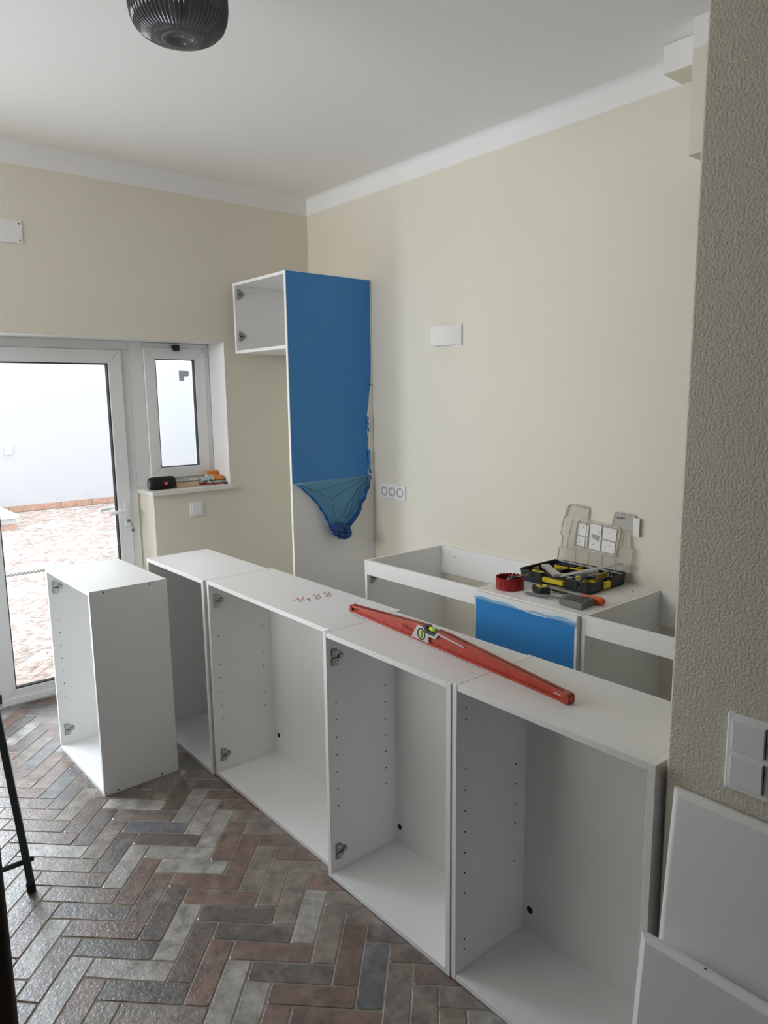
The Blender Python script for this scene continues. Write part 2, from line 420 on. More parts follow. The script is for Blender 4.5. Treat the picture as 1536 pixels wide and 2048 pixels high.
# courtyard shell
struct('wall_courtyard', MB().box((-8.4, -6, -.2), (-8.2, 8, 2.34)), m_court, 'white rendered courtyard wall')
struct('wall_courtyard_side', MB().box((-8.2, 5.9, -.2), (-.3, 6.1, 2.34)), m_court)
sk = thing('tile_skirting', 'row of terracotta skirting tiles along the foot of the courtyard wall', 'skirting', (-8.195, 2, -.022))
for k in range(20):
    y0 = -.4 + k * .252
    obj('tile', MB().box((-8.2, y0, -.022), (-8.183, y0 + .246, .075)), m_terra, sk, world=True, bevel=.002, seg=1)
gr = thing('drain_grate', 'slotted metal drain channel crossing the courtyard paving', 'drain', (-3.69, 1, -.03))
obj('channel', MB().box((-3.78, -1.6, -.03), (-3.60, 3.6, -.0265)), m_grout2, gr, world=True)
b = MB()
for k in range(100):
    y0 = -.6 + k * .03; b.box((-3.735, y0, -.026), (-3.645, y0 + .014, -.018))
o = obj('slat', b, m_grey, gr, world=True); o['kind'] = 'stuff'
bn = thing('bench_block', 'low white block with pale coping at the left of the courtyard', 'bench', (-7.3, .2, -.022))
obj('body', MB().box((-7.9, -1.4, .055), (-6.53, 1.07, .13)), m_court, bn, world=True)
obj('coping', MB().box((-7.95, -1.4, .13), (-6.49, 1.10, .175)), m_stone, bn, world=True, bevel=.004)
for k in range(9):
    obj('tile', MB().box((-6.54, 1.06 - .25 * (k + 1), -.022), (-6.515, 1.055 - .25 * k, .055)), m_terra, bn, world=True, bevel=.002, seg=1)
ob = thing('outdoor_outlet', 'small white weatherproof outlet on the courtyard wall', 'outlet', (-8.2, 1.42, .96))
obj('cover', MB().box((-8.2, 1.37, .90), (-8.14, 1.47, 1.02)), m_plast, ob, world=True, bevel=.01)
obj('base', MB().box((-8.2, 1.375, .885), (-8.17, 1.465, .90)), m_plast, ob, world=True)

# ------------------------------------------------------------------ glazed door and window in the niche
def ring(b, x0, x1, y0, y1, z0, z1, w, wz=None, mi=0):
    wz = wz or w
    b.box((x0, y0, z0), (x1, y0 + w, z1), mi); b.box((x0, y1 - w, z0), (x1, y1, z1), mi)
    b.box((x0, y0 + w, z0), (x1, y1 - w, z0 + wz), mi); b.box((x0, y0 + w, z1 - wz), (x1, y1 - w, z1), mi); return b
X = -T
dr = bpy.data.objects.new('door_1', None); COL.objects.link(dr); dr.location = (X, -.14, 0); dr['kind'] = 'structure'; dr['label'] = 'white framed glazed patio door'
def dpart(n, b, m, par=None, **k): return obj(n, b, m, par or dr, world=True, **k)
def mitre_frame(n, par, xa, xb, y0, y1, z0, z1, w, m, bevel=.004):
    """four mitred profile pieces"""
    quads = [[(y0, z0), (y1, z0), (y1 - w, z0 + w), (y0 + w, z0 + w)], [(y1, z0), (y1, z1), (y1 - w, z1 - w), (y1 - w, z0 + w)],
             [(y1, z1), (y0, z1), (y0 + w, z1 - w), (y1 - w, z1 - w)], [(y0, z1), (y0, z0), (y0 + w, z0 + w), (y0 + w, z1 - w)]]
    for q in quads:
        obj(n, MB().prism(q, lambda p, t: (xa + (xb - xa) * t, p[0], p[1])), m, par, world=True, bevel=bevel, seg=2)
# fixed outer frame (head, post between door and window, threshold)
b = MB().box((X - .065, YD0, 1.963), (X - .004, .30, ZH)).box((X - .065, .254, .0), (X - .004, .30, 1.963)).box((X - .065, YD0, -.02), (X + .004, .254, .012))
b.box((X - .065, .30, ZS - .027), (X - .004, .3835, ZH)).box((X - .065, .3835, ZS - .027), (X - .004, YJ, 1.168)).box((X - .065, -.60, .012), (X - .004, -.549, 1.963))
dpart('door_frame', b, m_pvc, bevel=.003)
leaf_y0, leaf_y1, leaf_z0, leaf_z1 = -.545, .249, .016, 1.961
mitre_frame('leaf_profile', dr, X - .052, X + .012, leaf_y0, leaf_y1, leaf_z0, leaf_z1, .078, m_pvc)
gy0, gy1, gz0, gz1 = leaf_y0 + .078, leaf_y1 - .078, leaf_z0 + .078, leaf_z1 - .078
b = ring(MB(), X - .03, X + .002, gy0 - .001, gy1 + .001, gz0 - .001, gz1 + .001, .007); dpart('gasket', b, m_gasket)
dpart('glass_pane', MB().box((X - .024, gy0, gz0), (X - .018, gy1, gz1)), m_glass)
dpart('kick_rail', MB().box((X - .05, leaf_y0, .012), (X + .02, leaf_y1, .05)), m_pvc, bevel=.004)
dpart('hinge_pin', MB().lathe([(.006, -.025), (.006, .025)], (X + .014, -.548, .06), 10, caps=True), m_gasket)
# lever handle, inside and outside
def lever(sx, x0):
    h = dpart('door_handle', MB().box((x0, .203, .93), (x0 + sx * .010, .237, 1.075)), m_pvc, bevel=.004)
    pth = [(x0 + sx * .01, .22, 1.035), (x0 + sx * .05, .22, 1.035), (x0 + sx * .055, .20, 1.034), (x0 + sx * .055, .105, 1.025)]
    obj('lever', MB().tube(pth, [.011, .011, .012, .010], 12), m_pvc, h, world=True, smooth=True)
    return h
hd = lever(1, X + .012); lever(-1, X - .052)
obj('lock_cylinder', MB().lathe([(.009, 0), (.009, .004)], (X + .022, .222, .965), 16, axis='x', caps=True), m_chrome, hd, world=True)
obj('key', MB().box((X + .024, .2205, .962), (X + .046, .2235, .968)).tube([(X + .05, .222, .965), (X + .052, .230, .945), (X + .052, .236, .925), (X + .052, .232, .905)], .0025, 6).lathe([(.011, -.001), (.011, .001)], (X + .052, .235, .91), 12, axis='x', caps=True), m_chrome, hd, world=True)
# second, fixed leaf left of the frame edge: plain panel that keeps the opening closed
mitre_frame('side_light_profile', dr, X - .06, X - .006, -1.69, -.60, .012, 1.963, .06, m_pvc)
# narrow window
wn = bpy.data.objects.new('window_1', None); COL.objects.link(wn); wn.location = (X, .58, ZS); wn['kind'] = 'structure'; wn['label'] = 'narrow white window beside the door'
mitre_frame('window_frame', wn, X - .06, X - .0045, .3838, YJ - .0005, 1.168, ZH - .0015, .042, m_pvc)
mitre_frame('window_sash', wn, X - .05, X + .008, .386, .775, 1.196, 1.982, .068, m_pvc)
b = ring(MB(), X - .025, X + .004, .452, .709, 1.262, 1.916, .006); obj('gasket', b, m_gasket, wn, world=True)
obj('glass_pane', MB().box((X - .02, .454, 1.264), (X - .014, .707, 1.914)), m_glass, wn, world=True)
pts = [(.609, 1.85), (.675, 1.848), (.673, 1.817), (.655, 1.812), (.645, 1.818), (.64, 1.787), (.609, 1.787)]
obj('sticker_remnant', MB().prism(pts, lambda p, t: (X - .0135 + .0006 * t, p[0], p[1])), see_through('torn sticker glue', (.45, .52, .55), .75), wn, world=True)
tag(obj('magnet_block', MB().box((X - .002, .568, 1.966), (X + .024, .606, 2.0)), m_black, bevel=.002), 'small black square block stuck on top of the window sash', 'magnet')
tag(obj('window_sill', MB().box((X, YS - .018, ZS - .027), (.031, YJ, ZS)).box((.0, YJ, ZS - .027), (.031, YJ + .022, ZS)), m_stone, bevel=.004), 'pale stone sill slab under the narrow window', 'sill')['kind'] = 'structure'

# ------------------------------------------------------------------ cabinets
PT = .018
def hole(parent, x, y, z, nx=1, r=.0027, axis='x', world=False):
    return obj('peg_hole', MB().lathe([(r, 0), (r, .0006 * nx)], (x, y, z), 10, axis=axis, caps=True), m_dark, parent)
PLATE = [(.000, -.028), (.021, -.028), (.030, -.016), (.030, -.009), (.040, -.011), (.046, -.002), (.045, .008), (.040, .014), (.031, .012), (.030, .019), (.020, .029), (.000, .029), (.000, .007), (.004, .002), (.004, -.004), (.000, -.009)]
def hinge(parent, x, y, z, nx=1):
    h = obj('hinge_plate', MB().prism(PLATE, lambda p, t: (x + nx * .006 * t, y + p[0], z + p[1])), m_chrome, parent, bevel=.0008, seg=1)
    h['label'] = 'zinc butterfly hinge plate with three screws'
    base = h.location
    for (a, c) in ((.008, .018), (.019, .018), (.016, -.018)):
        s = obj('screw', MB().lathe([(.0042, .006 * nx), (.0038, .0078 * nx), (.0018, .0072 * nx)], (x - base.x, y + a - base.y, z + c - base.z), 10, axis='x', caps=True), m_steelw, h)
    obj('arm_slot', MB().box((x + nx * .0055 - base.x, y + .006 - base.y, z - .004 - base.z), (x + nx * .0064 - base.x, y + .03 - base.y, z + .0005 - base.z)), m_dark, h)
    obj('arm', MB().box((x + nx * .006 - base.x, y + .026 - base.y, z - .002 - base.z), (x + nx * .0105 - base.x, y + .045 - base.y, z + .008 - base.z)), m_chrome, h, bevel=.001, seg=1)
    return h
def cabinet(name, label, loc, w, d, h, rot=(0, 0, 0), hinges=(), holes='L', backin=.02, cable=None, group=None, pairs=False, zoff=0):
    """open carcass; local origin front-left-bottom, x width, y depth"""
    t = thing(name, label, 'cabinet', loc, rot, group)
    L = obj('side_panel', MB().box((0, 0, 0), (PT, d, h)), m_mel, t, bevel=.0008, seg=1)
    Rr = obj('side_panel', MB().box((w - PT, 0, 0), (w, d, h)), m_mel, t, bevel=.0008, seg=1)
    obj('top_panel', MB().box((PT + .0004, .0006, h - PT), (w - PT - .0004, d, h - .0006)), m_mel, t, bevel=.0008, seg=1)
    obj('bottom_panel', MB().box((PT + .0004, .0006, 0), (w - PT - .0004, d, PT)), m_mel, t, bevel=.0008, seg=1)
    obj('back_panel', MB().box((PT, d - backin - .006, PT), (w - PT, d - backin, h - PT)), m_mel, t)
    for side, pan, x, nx in (('L', L, PT, 1), ('R', Rr, w - PT, -1)):
        if side not in holes: continue
        o = pan.location
        zs = [.262 + .0637 * k for k in range(7)]
        for yy in (.036, .255):
            for z in zs: hole(pan, x - o.x, yy - o.y, z * h / .9 - o.z, nx)
        if pairs:
            for z in (.083, .114, .790, .822): hole(pan, x - o.x, .036 - o.y, z - o.z, nx)
    for z in hinges: hinge(t, PT, .020, z)
    if cable: obj('cable_hole', MB().lathe([(.011, 0), (.011, -.001)], (cable[0], d - backin - .006, cable[1]), 20, axis='y', caps=True), m_dark, t)
    return t
psi = .0042
HH = .9; DI = .3276
c1 = cabinet('wall_cabinet', 'white open cabinet at the far end of the row, partly behind the loose cabinet', (.6236, 0, 0), .6094, DI, HH, holes='R')
c2 = cabinet('wall_cabinet', 'widest white open cabinet of the row, with 1488 pencilled on top', (1.2416, .0102, 0), .8962, DI, HH, (0, psi, 0), hinges=(.806, .092), cable=(.052, .108))
c3 = cabinet('wall_cabinet', 'white open cabinet with two hinge plates under the middle of the spirit level', (2.1478, -.0214, 0), .5990, DI, HH, (0, psi, 0), hinges=(.806, .092), cable=(.040, .080))
c4 = cabinet('wall_cabinet', 'white open cabinet without hinge plates, nearest the rough wall', (2.7498, -.0192, 0), .5955, DI, HH, (0, psi, 0), pairs=True, cable=(.045, .088))
for c in (c2, c3, c4): c.location.z = .0025
cl = cabinet('wall_cabinet', 'loose white cabinet standing apart in front of the glazed door', (1.0925 - .595 * math.cos(.0073), -.4342 - .595 * math.sin(.0073), 0), .595, .3336, HH, (0, 0, .0073), hinges=(.806, .092))
# screw caps on the outer face of the loose cabinet
for yy, zz in ((.058, .889), (.256, .889), (.058, .011), (.256, .011)):
    obj('screw_cap', MB().lathe([(.0045, 0), (.004, .0008)], (.595, yy, zz), 12, axis='x', caps=True), m_grey, cl)
for (xx, yy) in ((.40, .322), (.49, .324)):
    obj('screw_cap', MB().lathe([(.0025, .8996), (.0025, .9002)], (xx, yy, 0), 10, caps=True), m_dark, c2)
# pencilled number on the second cabinet
def stroke(b, pts, wd=.0016, z=.9003):
    for i in range(len(pts) - 1):
        a = Vector((*pts[i], 0)); c = Vector((*pts[i + 1], 0)); d = (c - a)
        if d.length < 1e-6: continue
        n = Vector((-d.y, d.x, 0)).normalized() * wd
        k = len(b.v)
        for q in (a - n, c - n, c + n, a + n): b.v.append((q.x, q.y, z))
        b.f.append((k, k + 1, k + 2, k + 3)); b.mi.append(0)
num = MB()
G = {'1': [[(0, .6), (.35, 1), (.35, 0)]], '4': [[(.3, 1), (.05, .35), (.7, .35)], [(.62, .62), (.55, -.15)]],
     '8': [[(.55, .95), (.25, 1), (.1, .8), (.3, .55), (.55, .3), (.5, .05), (.25, 0), (.1, .2), (.35, .5), (.6, .75), (.55, .95)]]}
cur = 0
for ch, dx in (('1', .48), ('4', .95), ('8', .85), ('8', .85)):
    for st in G[ch]:
        p = []
        for (u, v) in st:
            uu = (cur + u) / 3.0; p.append((.562 + uu * .007 - v * .060, .090 + uu * .172 + v * .028))
        stroke(num, p)
    cur += dx
pn = obj('pencil_number', num, m_pencil, c2); pn['label'] = 'handwritten red pencil number 1488'

# ---- base units along the right wall
BY, BZ, BD = .894, .8519, .554
def base_unit(label, x0, x1, closed, hinges):
    t = thing('base_cabinet', label, 'cabinet', (x0, BY, 0)); w = x1 - x0; z0 = .15
    obj('side_panel', MB().box((0, 0, z0), (PT, BD, BZ)), m_mel, t, bevel=.0008, seg=1)
    rp = obj('side_panel', MB().box((w - PT, 0, z0), (w, BD, BZ)), m_mel, t, bevel=.0008, seg=1)
    obj('bottom_panel', MB().box((PT, 0, z0), (w - PT, BD, z0 + PT)), m_mel, t)
    if closed:
        obj('top_panel', MB().box((PT + .0004, 0, BZ - PT), (w - PT - .0004, BD, BZ - .0005)), m_mel, t, bevel=.0008, seg=1)
        obj('back_panel', MB().box((PT, BD - .02, z0 + PT), (w - PT, BD - .014, BZ - PT)), m_mel, t)
    else:
        obj('front_rail', MB().box((PT + .0004, .0, BZ - .074), (w - PT - .0004, PT, BZ - .0005)), m_mel, t, bevel=.0008, seg=1)
        rr = obj('back_rail', MB().box((PT + .0004, BD - PT - .001, BZ - .15), (w - PT - .0004, BD - .001, BZ - .0005)), m_mel, t, bevel=.0008, seg=1)
        obj('screw_hole', MB().lathe([(.0035, 0), (.0035, -.001)], (.12, BD - PT - .001, BZ - .05), 10, axis='y', caps=True), m_dark, t)
    if hinges: hinge(t, PT, .022, BZ - .095)
    for lx, ly in ((.06, .06), (w - .06, .06), (.06, BD - .06), (w - .06, BD - .06)):
        obj('leg', MB().lathe([(.032, 0), (.032, .01), (.018, .02), (.018, .13), (.03, .14), (.03, z0)], (lx, ly, 0), 16, caps=True), m_black, t, smooth=False)
    return t
b1 = base_unit('open topped white base unit between the tall cabinet and the blue fronted unit', 1.2319, 2.015, False, True)
b2 = base_unit('white base unit with blue filmed front carrying the tools', 2.017, 2.533, True, False)
b3 = base_unit('open topped white base unit to the right of the blue fronted unit', 2.535, 3.30, False, False)
for zz in (BZ - .105, BZ - .125): hole(b3, PT, .045, zz)
for xx, yy in ((.460, .445), (.457, .066)): obj('screw_hole', MB().lathe([(.004, BZ - .0006), (.004, BZ + .0003)], (xx, yy, 0), 12, caps=True), m_dark, b2)
fr = obj('front_panel', MB().box((.003, -.0205, .20), (.513, -.0002, BZ - .003)), m_mela, b2, bevel=.001, seg=1)
# blue film over the front, its top edge folded loose
fo = fr.location
rag = [(.002, BZ - .029), (.02, BZ - .026), (.12, BZ - .030), (.25, BZ - .036), (.33, BZ - .040), (.42, BZ - .036), (.505, BZ - .030)]
pts = [(.003, .20), (.502, .20), (.502, BZ - .034)] + [(x, z) for x, z in reversed(rag) if x < .5]
obj('protective_film', MB().prism(pts, lambda p, t: (p[0] - fo.x, -.0206 - .0006 * t - fo.y, p[1] - fo.z)), m_film, fr)
def loose(u, v):
    x = .0 + .512 * u; top = BZ - .024 + .004 * math.sin(9 * u) + .003 * math.sin(23 * u)
    bot = BZ - .034 - .018 * max(0, u - .45) - .006 * math.sin(7 * u)
    z = top + (bot - top) * v
    return (x - fo.x, -.023 - .006 * math.sin(v * 3.1) * (1 + .5 * math.sin(31 * u)) - .002 - fo.y, z - fo.z)
obj('film_flap', MB().grid(40, 4, loose), m_filmb, fr, smooth=True)

# ---- tall unit: side panel with film and bridging cupboard
TX, TY, TZ, UZ = .6431, .8523, 2.3539, 1.9601
tl = thing('tall_cabinet', 'tall white fridge housing with blue film hanging off its side and an open top cupboard', 'cabinet', (TX, TY, 0))
def tp(n, a, b_, m=m_mel, par=None, bev=.0008): return obj(n, MB().box(a, b_), m, par or tl, world=True, bevel=bev, seg=1)
tp('tall_side_panel', (TX - PT, TY, 0), (TX, W - .002, TZ))
tp('side_panel', (.066, TY, UZ - PT), (.066 + PT, W - .004, TZ))
tp('top_panel', (.066 + PT, TY, TZ - PT), (TX - PT, W - .004, TZ - .001))
tp('bottom_panel', (.066 + PT, TY, UZ - PT), (TX - PT, W - .004, UZ))
tp('back_panel', (.066 + PT, W - .03, UZ), (TX - PT, W - .024, TZ - PT))
tp('wall_filler', (.048 + PT - .001, TY + .02, UZ - PT), (.066 - .0005, TY + .05, TZ), bev=0)
tlo = Vector(tl.location)
hinge(tl, .066 + PT - tlo.x, TY + .015 - tlo.y, 2.290); hinge(tl, .066 + PT - tlo.x, TY + .015 - tlo.y, 2.045)
right = [(1.395, 1.205), (1.402, 1.26), (1.410, 1.30), (1.399, 1.36), (1.408, 1.42), (1.397, 1.47), (1.404, 1.52), (1.398, 1.56), (1.412, 1.63), (1.420, 1.70), (1.428, 1.735), (1.434, 1.80), (1.437, 1.95), (1.434, 2.1), (1.438, 2.25), (1.437, 2.349)]
pts = [(TY + .004, 1.195)] + right + [(TY + .004, 2.352)]
flm = obj('protective_film', MB().prism(pts, lambda p, t: (TX + .0008 * t, p[0], p[1])), m_film, tl, world=True); flm['label'] = 'bright blue protective film'
def lerp(tab, v):
    for (a, x), (c, y) in zip(tab, tab[1:]):
        if a <= v <= c: return x + (y - x) * (v - a) / (c - a)
    return tab[-1][1]
LE = [(0, .875), (.15, .925), (.35, .985), (.6, 1.035), (.8, 1.065), (1, 1.09)]
RE = [(0, 1.405), (.2, 1.400), (.4, 1.365), (.6, 1.325), (.8, 1.29), (1, 1.225)]
ZT = [(0, 1.195), (1, 1.212)]
def hang(u, v):
    y = lerp(LE, v) * (1 - u) + lerp(RE, v) * u
    zt = 1.192 + .018 * u; z = zt + (.925 - zt) * v + .012 * math.sin(u * PI) * v
    fold = .006 * math.sin(u * 19 + 3 * v) + .004 * math.sin(u * 41 - 5 * v) + .004 * noise.noise(Vector((u * 7, v * 7, 3)))
    return (TX + .004 + .040 * v * (1 - .3 * v) * math.sin(PI * (u * .86 + .07)) + fold * (.2 + v), y, z)
obj('loose_film', MB().grid(44, 26, hang), m_filmt, tl, world=True, smooth=True)['label'] = 'translucent peeled film hanging down'
rnd = random.Random(4)
def gather(n, side, r0, r1, off):
    tab = LE if side == 0 else RE; pth = []; rad = []
    for k in range(15):
        v = k / 14; zt = 1.192 + .018 * side; z = zt + (.925 - zt) * v
        pth.append((TX + .012 + .026 * v + off + .003 * math.sin(k * 1.3 + off * 900), lerp(tab, v) + .004 * math.sin(k * 2.1 + off * 500) + off * .5, z)); rad.append(r0 + (r1 - r0) * v + .0012 * math.sin(k * 1.9))
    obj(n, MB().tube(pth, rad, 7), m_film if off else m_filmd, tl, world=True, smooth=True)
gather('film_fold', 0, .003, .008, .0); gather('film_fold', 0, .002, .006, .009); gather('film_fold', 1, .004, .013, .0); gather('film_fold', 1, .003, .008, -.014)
# ragged strip of film torn along the right edge
for (ya, za, yb, zb, rr) in ((1.402, 1.36, 1.412, 1.215, .008), (1.398, 1.56, 1.404, 1.47, .006), (1.395, 1.744, 1.43, 1.748, .004)):
    pth = [(TX + .006 + .003 * math.sin(k), ya + (yb - ya) * k / 7 + .005 * math.sin(k * 2.2), za + (zb - za) * k / 7) for k in range(8)]
    obj('film_fold', MB().tube(pth, [rr * (.4 + .6 * abs(math.sin(k * 1.1 + .5))) for k in range(8)], 7), m_film, tl, world=True, smooth=True)
# creases running from the gathered right corner
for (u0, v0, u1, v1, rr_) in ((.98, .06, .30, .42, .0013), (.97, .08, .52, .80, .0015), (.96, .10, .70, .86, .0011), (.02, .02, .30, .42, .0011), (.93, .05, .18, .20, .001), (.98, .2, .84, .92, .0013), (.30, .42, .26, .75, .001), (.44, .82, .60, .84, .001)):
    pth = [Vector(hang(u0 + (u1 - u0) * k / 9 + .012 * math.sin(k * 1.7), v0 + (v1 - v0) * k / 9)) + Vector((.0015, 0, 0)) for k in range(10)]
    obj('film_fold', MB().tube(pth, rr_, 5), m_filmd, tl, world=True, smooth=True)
# the crumpled knot
bm = bmesh.new(); bmesh.ops.create_icosphere(bm, subdivisions=5, radius=1)
kb = MB()
for v in bm.verts:
    d = v.co.normalized(); n1 = 1 - abs(noise.noise(d * 2.0 + Vector((2, 1, 5)))) * 2.0; n2 = 1 - abs(noise.noise(Vector((d.x * 3 + 1, d.y * 2.2 + d.z * 2, d.z * 4.2)))) * 1.8
    r = .50 + .36 * n1 + .26 * n2 + (.25 if d.y < -.2 and d.z > 0 else 0) * abs(d.y)
    kb.v.append((TX + .052 + d.x * .046 * r, 1.155 + d.y * .070 * r, .897 + d.z * .048 * r - .012 * d.y))
for f in bm.faces: kb.f.append(tuple(v.index for v in f.verts)); kb.mi.append(0)
bm.free()
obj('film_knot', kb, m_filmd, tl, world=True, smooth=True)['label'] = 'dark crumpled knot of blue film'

# ------------------------------------------------------------------ wall fittings
sc = thing('wall_sconce', 'white plaster up-and-down wall light with a wavy front', 'wall light', (1.286, W, 1.985))
def front(u):  # bulge towards the left end, flat at the right
    return .009 + .042 * (1 - max(0, (u - .3) / .7) ** 1.6) - (.012 * (1 - u / .12) ** 2 if u < .12 else 0)
pr = [(1.187, W - .001)] + [(1.187 + .199 * k / 24, W - front(k / 24)) for k in range(25)] + [(1.386, W - .001)]
inn = [(1.187 + .008 + .183 * k / 24, W - max(.006, front(k / 24) - .007)) for k in range(25)]
b = MB(); n = 25
out = [(1.187 + .199 * k / 24, W - front(k / 24)) for k in range(25)]
for z in (1.937, 2.035):
    for p in out: b.v.append((*p, z))
    for p in inn: b.v.append((*p, z))
for k in range(24):
    a = k; o2 = 2 * n
    b.f += [(a, a + 1, a + 1 + o2, a + o2), (n + a + 1, n + a, n + a + o2, n + a + 1 + o2), (a + 1, a, n + a, n + a + 1), (o2 + a, o2 + a + 1, o2 + n + a + 1, o2 + n + a)]
b.f += [(0, o2, o2 + n, n), (n - 1, 2 * n - 1, o2 + 2 * n - 1, o2 + n - 1)]; b.mi = [0] * len(b.f)
m_plaster = mat('white gypsum', (.84, .83, .80), .7)
obj('curved_shade', b, m_plaster, sc, world=True)
b = MB().box((1.187, W - .006, 1.926), (1.386, W, 2.046)).box((1.187, W - .031, 1.945), (1.191, W, 2.030))
obj('back_plate', b, m_plaster, sc, world=True, bevel=.001, seg=1)

m_sock = mat('socket insert greyed for recess shade', (.50, .50, .50), .4)  # darkened to paint the shade inside the socket recess
so = thing('triple_socket', 'white triple power socket on the cream wall beside the tall cabinet', 'socket', (.822, W, 1.113))
obj('cover_frame', MB().box((.709, W - .010, 1.070), (.936, W, 1.156)), m_plast, so, world=True, bevel=.003)
for xx in (.751, .822, .893):
    s = obj('socket', MB().lathe([(.029, 0), (.029, -.003), (.0215, -.003), (.0195, .004), (.0, .004)], (xx, W - .010, 1.113), 24, axis='y'), m_sock, so, world=True, smooth=False)
    so_l = parent_loc(s)
    for dz in (-.0095, .0095): obj('pin_hole', MB().lathe([(.003, 0), (.003, -.001)], (xx - so_l.x + dz, W - .0065 - so_l.y, 1.113 - so_l.z), 10, axis='y', caps=True), m_dark, s)
    for dz in (-.0195, .0165): obj('earth_clip', MB().box((xx - .003 - so_l.x, W - .0105 - so_l.y, 1.113 + dz - so_l.z), (xx + .003 - so_l.x, W - .0135 - so_l.y, 1.113 + dz + .004 - so_l.z)), m_chrome, s)
sw = thing('light_switch', 'white double rocker light switch below the stone sill', 'switch', (0, .575, 1.016))
obj('cover_frame', MB().box((0, .532, .972), (.009, .618, 1.060)), m_plast, sw, world=True, bevel=.003)
for y0 in (.546, .5755): obj('rocker', MB().box((.008, y0, .986), (.013, y0 + .0285, 1.046)), m_plast, sw, world=True, bevel=.001, seg=1)
pl = thing('blanking_plate', 'white blanking plate screwed high on the cream door wall', 'plate', (0, -.42, 2.51))
obj('plate', MB().box((0, -.56, 2.454), (.006, -.279, 2.566)), m_plast, pl, world=True, bevel=.002)
for yz in ((-.292, 2.550), (-.292, 2.470), (-.548, 2.550), (-.548, 2.470)): obj('screw', MB().lathe([(.0045, 0), (.0035, .001)], (.006, *yz), 12, axis='x', caps=True), m_grey, pl, world=True)
# double switch on the near wall
Y0 = -.0
nw = thing('light_switch', 'white double stacked light switch on the rough near wall', 'switch', (3.527, Y0, .985))
obj('cover_frame', MB().box((3.484, Y0 - .009, .908), (3.570, Y0 + .001, 1.063)), m_plast, nw, world=True, bevel=.004, seg=3)
for z0 in (.921, .992):
    z1 = z0 + .060
    k = MB().prism([(Y0 - .008, z0), (Y0 - .014, z0), (Y0 - .0165, z1), (Y0 - .008, z1)], lambda p, t: (3.4965 + .0605 * t, p[0], p[1]))
    obj('rocker', k, m_plast, nw, world=True, bevel=.0012, seg=1)
    obj('shadow_gap', MB().box((3.557, Y0 - .0095, z0), (3.5582, Y0 - .0085, z1)), m_dark, nw, world=True)

# ------------------------------------------------------------------ ceiling lamp
LC = (1.972, -.334)
lp = thing('ceiling_lamp', 'smoked ribbed glass ceiling lamp with a rounded bottom', 'lamp', (LC[0], LC[1], ZC))
prof = [(.004, 2.700), (.018, 2.699), (.030, 2.694), (.040, 2.689), (.060, 2.690), (.085, 2.696), (.108, 2.708), (.124, 2.724), (.133, 2.745), (.137, 2.770), (.137, 2.84), (.130, 2.875), (.112, 2.895), (.085, 2.903)]
def densify(pr, n):
    o = []
    for (a, c), (d, e) in zip(pr, pr[1:]):
        for k in range(n): o.append((a + (d - a) * k / n, c + (e - c) * k / n))
    o.append(pr[-1]); return o
m_smoke = see_through('smoked ribbed glass', (.05, .05, .055), .62, .05, (.50, .50, .52))
m_smoke.node_tree.nodes['Principled BSDF'].inputs['Specular IOR Level'].default_value = .9
NR = 60
obj('glass_shade', MB().lathe(densify(prof, 2), (LC[0], LC[1], 0), NR * 6, rmod=lambda t, r, z: 1 + (.022 * min(1, r / .05) if r > .022 else 0) * math.cos(NR * t)), m_smoke, lp, world=True, smooth=True)
obj('ceiling_mount', MB().lathe([(.07, 2.895), (.085, 2.90), (.085, ZC - .001)], (LC[0], LC[1], 0), 32, caps=True), m_black, lp, world=True)
obj('bulb_holder', MB().lathe([(.016, 2.80), (.020, 2.805), (.020, 2.86), (.025, 2.895)], (LC[0], LC[1], 0), 20, caps=True), m_black, lp, world=True)
obj('bulb', MB().lathe([(.002, 2.742), (.015, 2.745), (.025, 2.758), (.028, 2.772), (.022, 2.788), (.014, 2.80)], (LC[0], LC[1], 0), 20), m_plast, lp, world=True, smooth=True)

# ------------------------------------------------------------------ spirit level across the cabinet tops
d = Vector((3.055 - 2.05, .112 - .195, 0)); ang = math.atan2(d.y, d.x)
lv = thing('spirit_level', 'long red spirit level with green vials lying across the cabinet tops', 'level', (2.045, .188, .9035), (0, .0035, ang))
LN = 1.005
topl = [(0, .026), (.04, .030), (.37, .056), (.425, .0600)]
topr = [(.49, .0590), (.53, .0585), (.62, .053), (.96, .030), (LN, .027)]
side = [(0, .005), (LN, .005)] + topr[::-1] + [(.478, .046), (.432, .046)] + topl[::-1]
def yz(y0, y1): return lambda p, t: (p[0], y0 + (y1 - y0) * t, p[1])
obj('body', MB().prism(side, yz(-.005, .005)), m_red, lv)
def rail(pts, th, m, name, y=.0115):
    b = MB()
    for (a, h), (c, k) in zip(pts, pts[1:]): b.prism([(a, h - th), (c, k - th), (c, k), (a, h)], yz(-y, y))
    obj(name, b, m, lv)
rail(topl, .007, m_red, 'top_flange'); rail(topr, .007, m_red, 'top_flange')
obj('base_flange', MB().box((0, -.0125, .001), (LN, .0125, .010)), m_red, lv, bevel=.001, seg=1)
obj('base_strip', MB().box((.002, -.013, 0), (LN - .002, .013, .0035)), m_alu, lv)
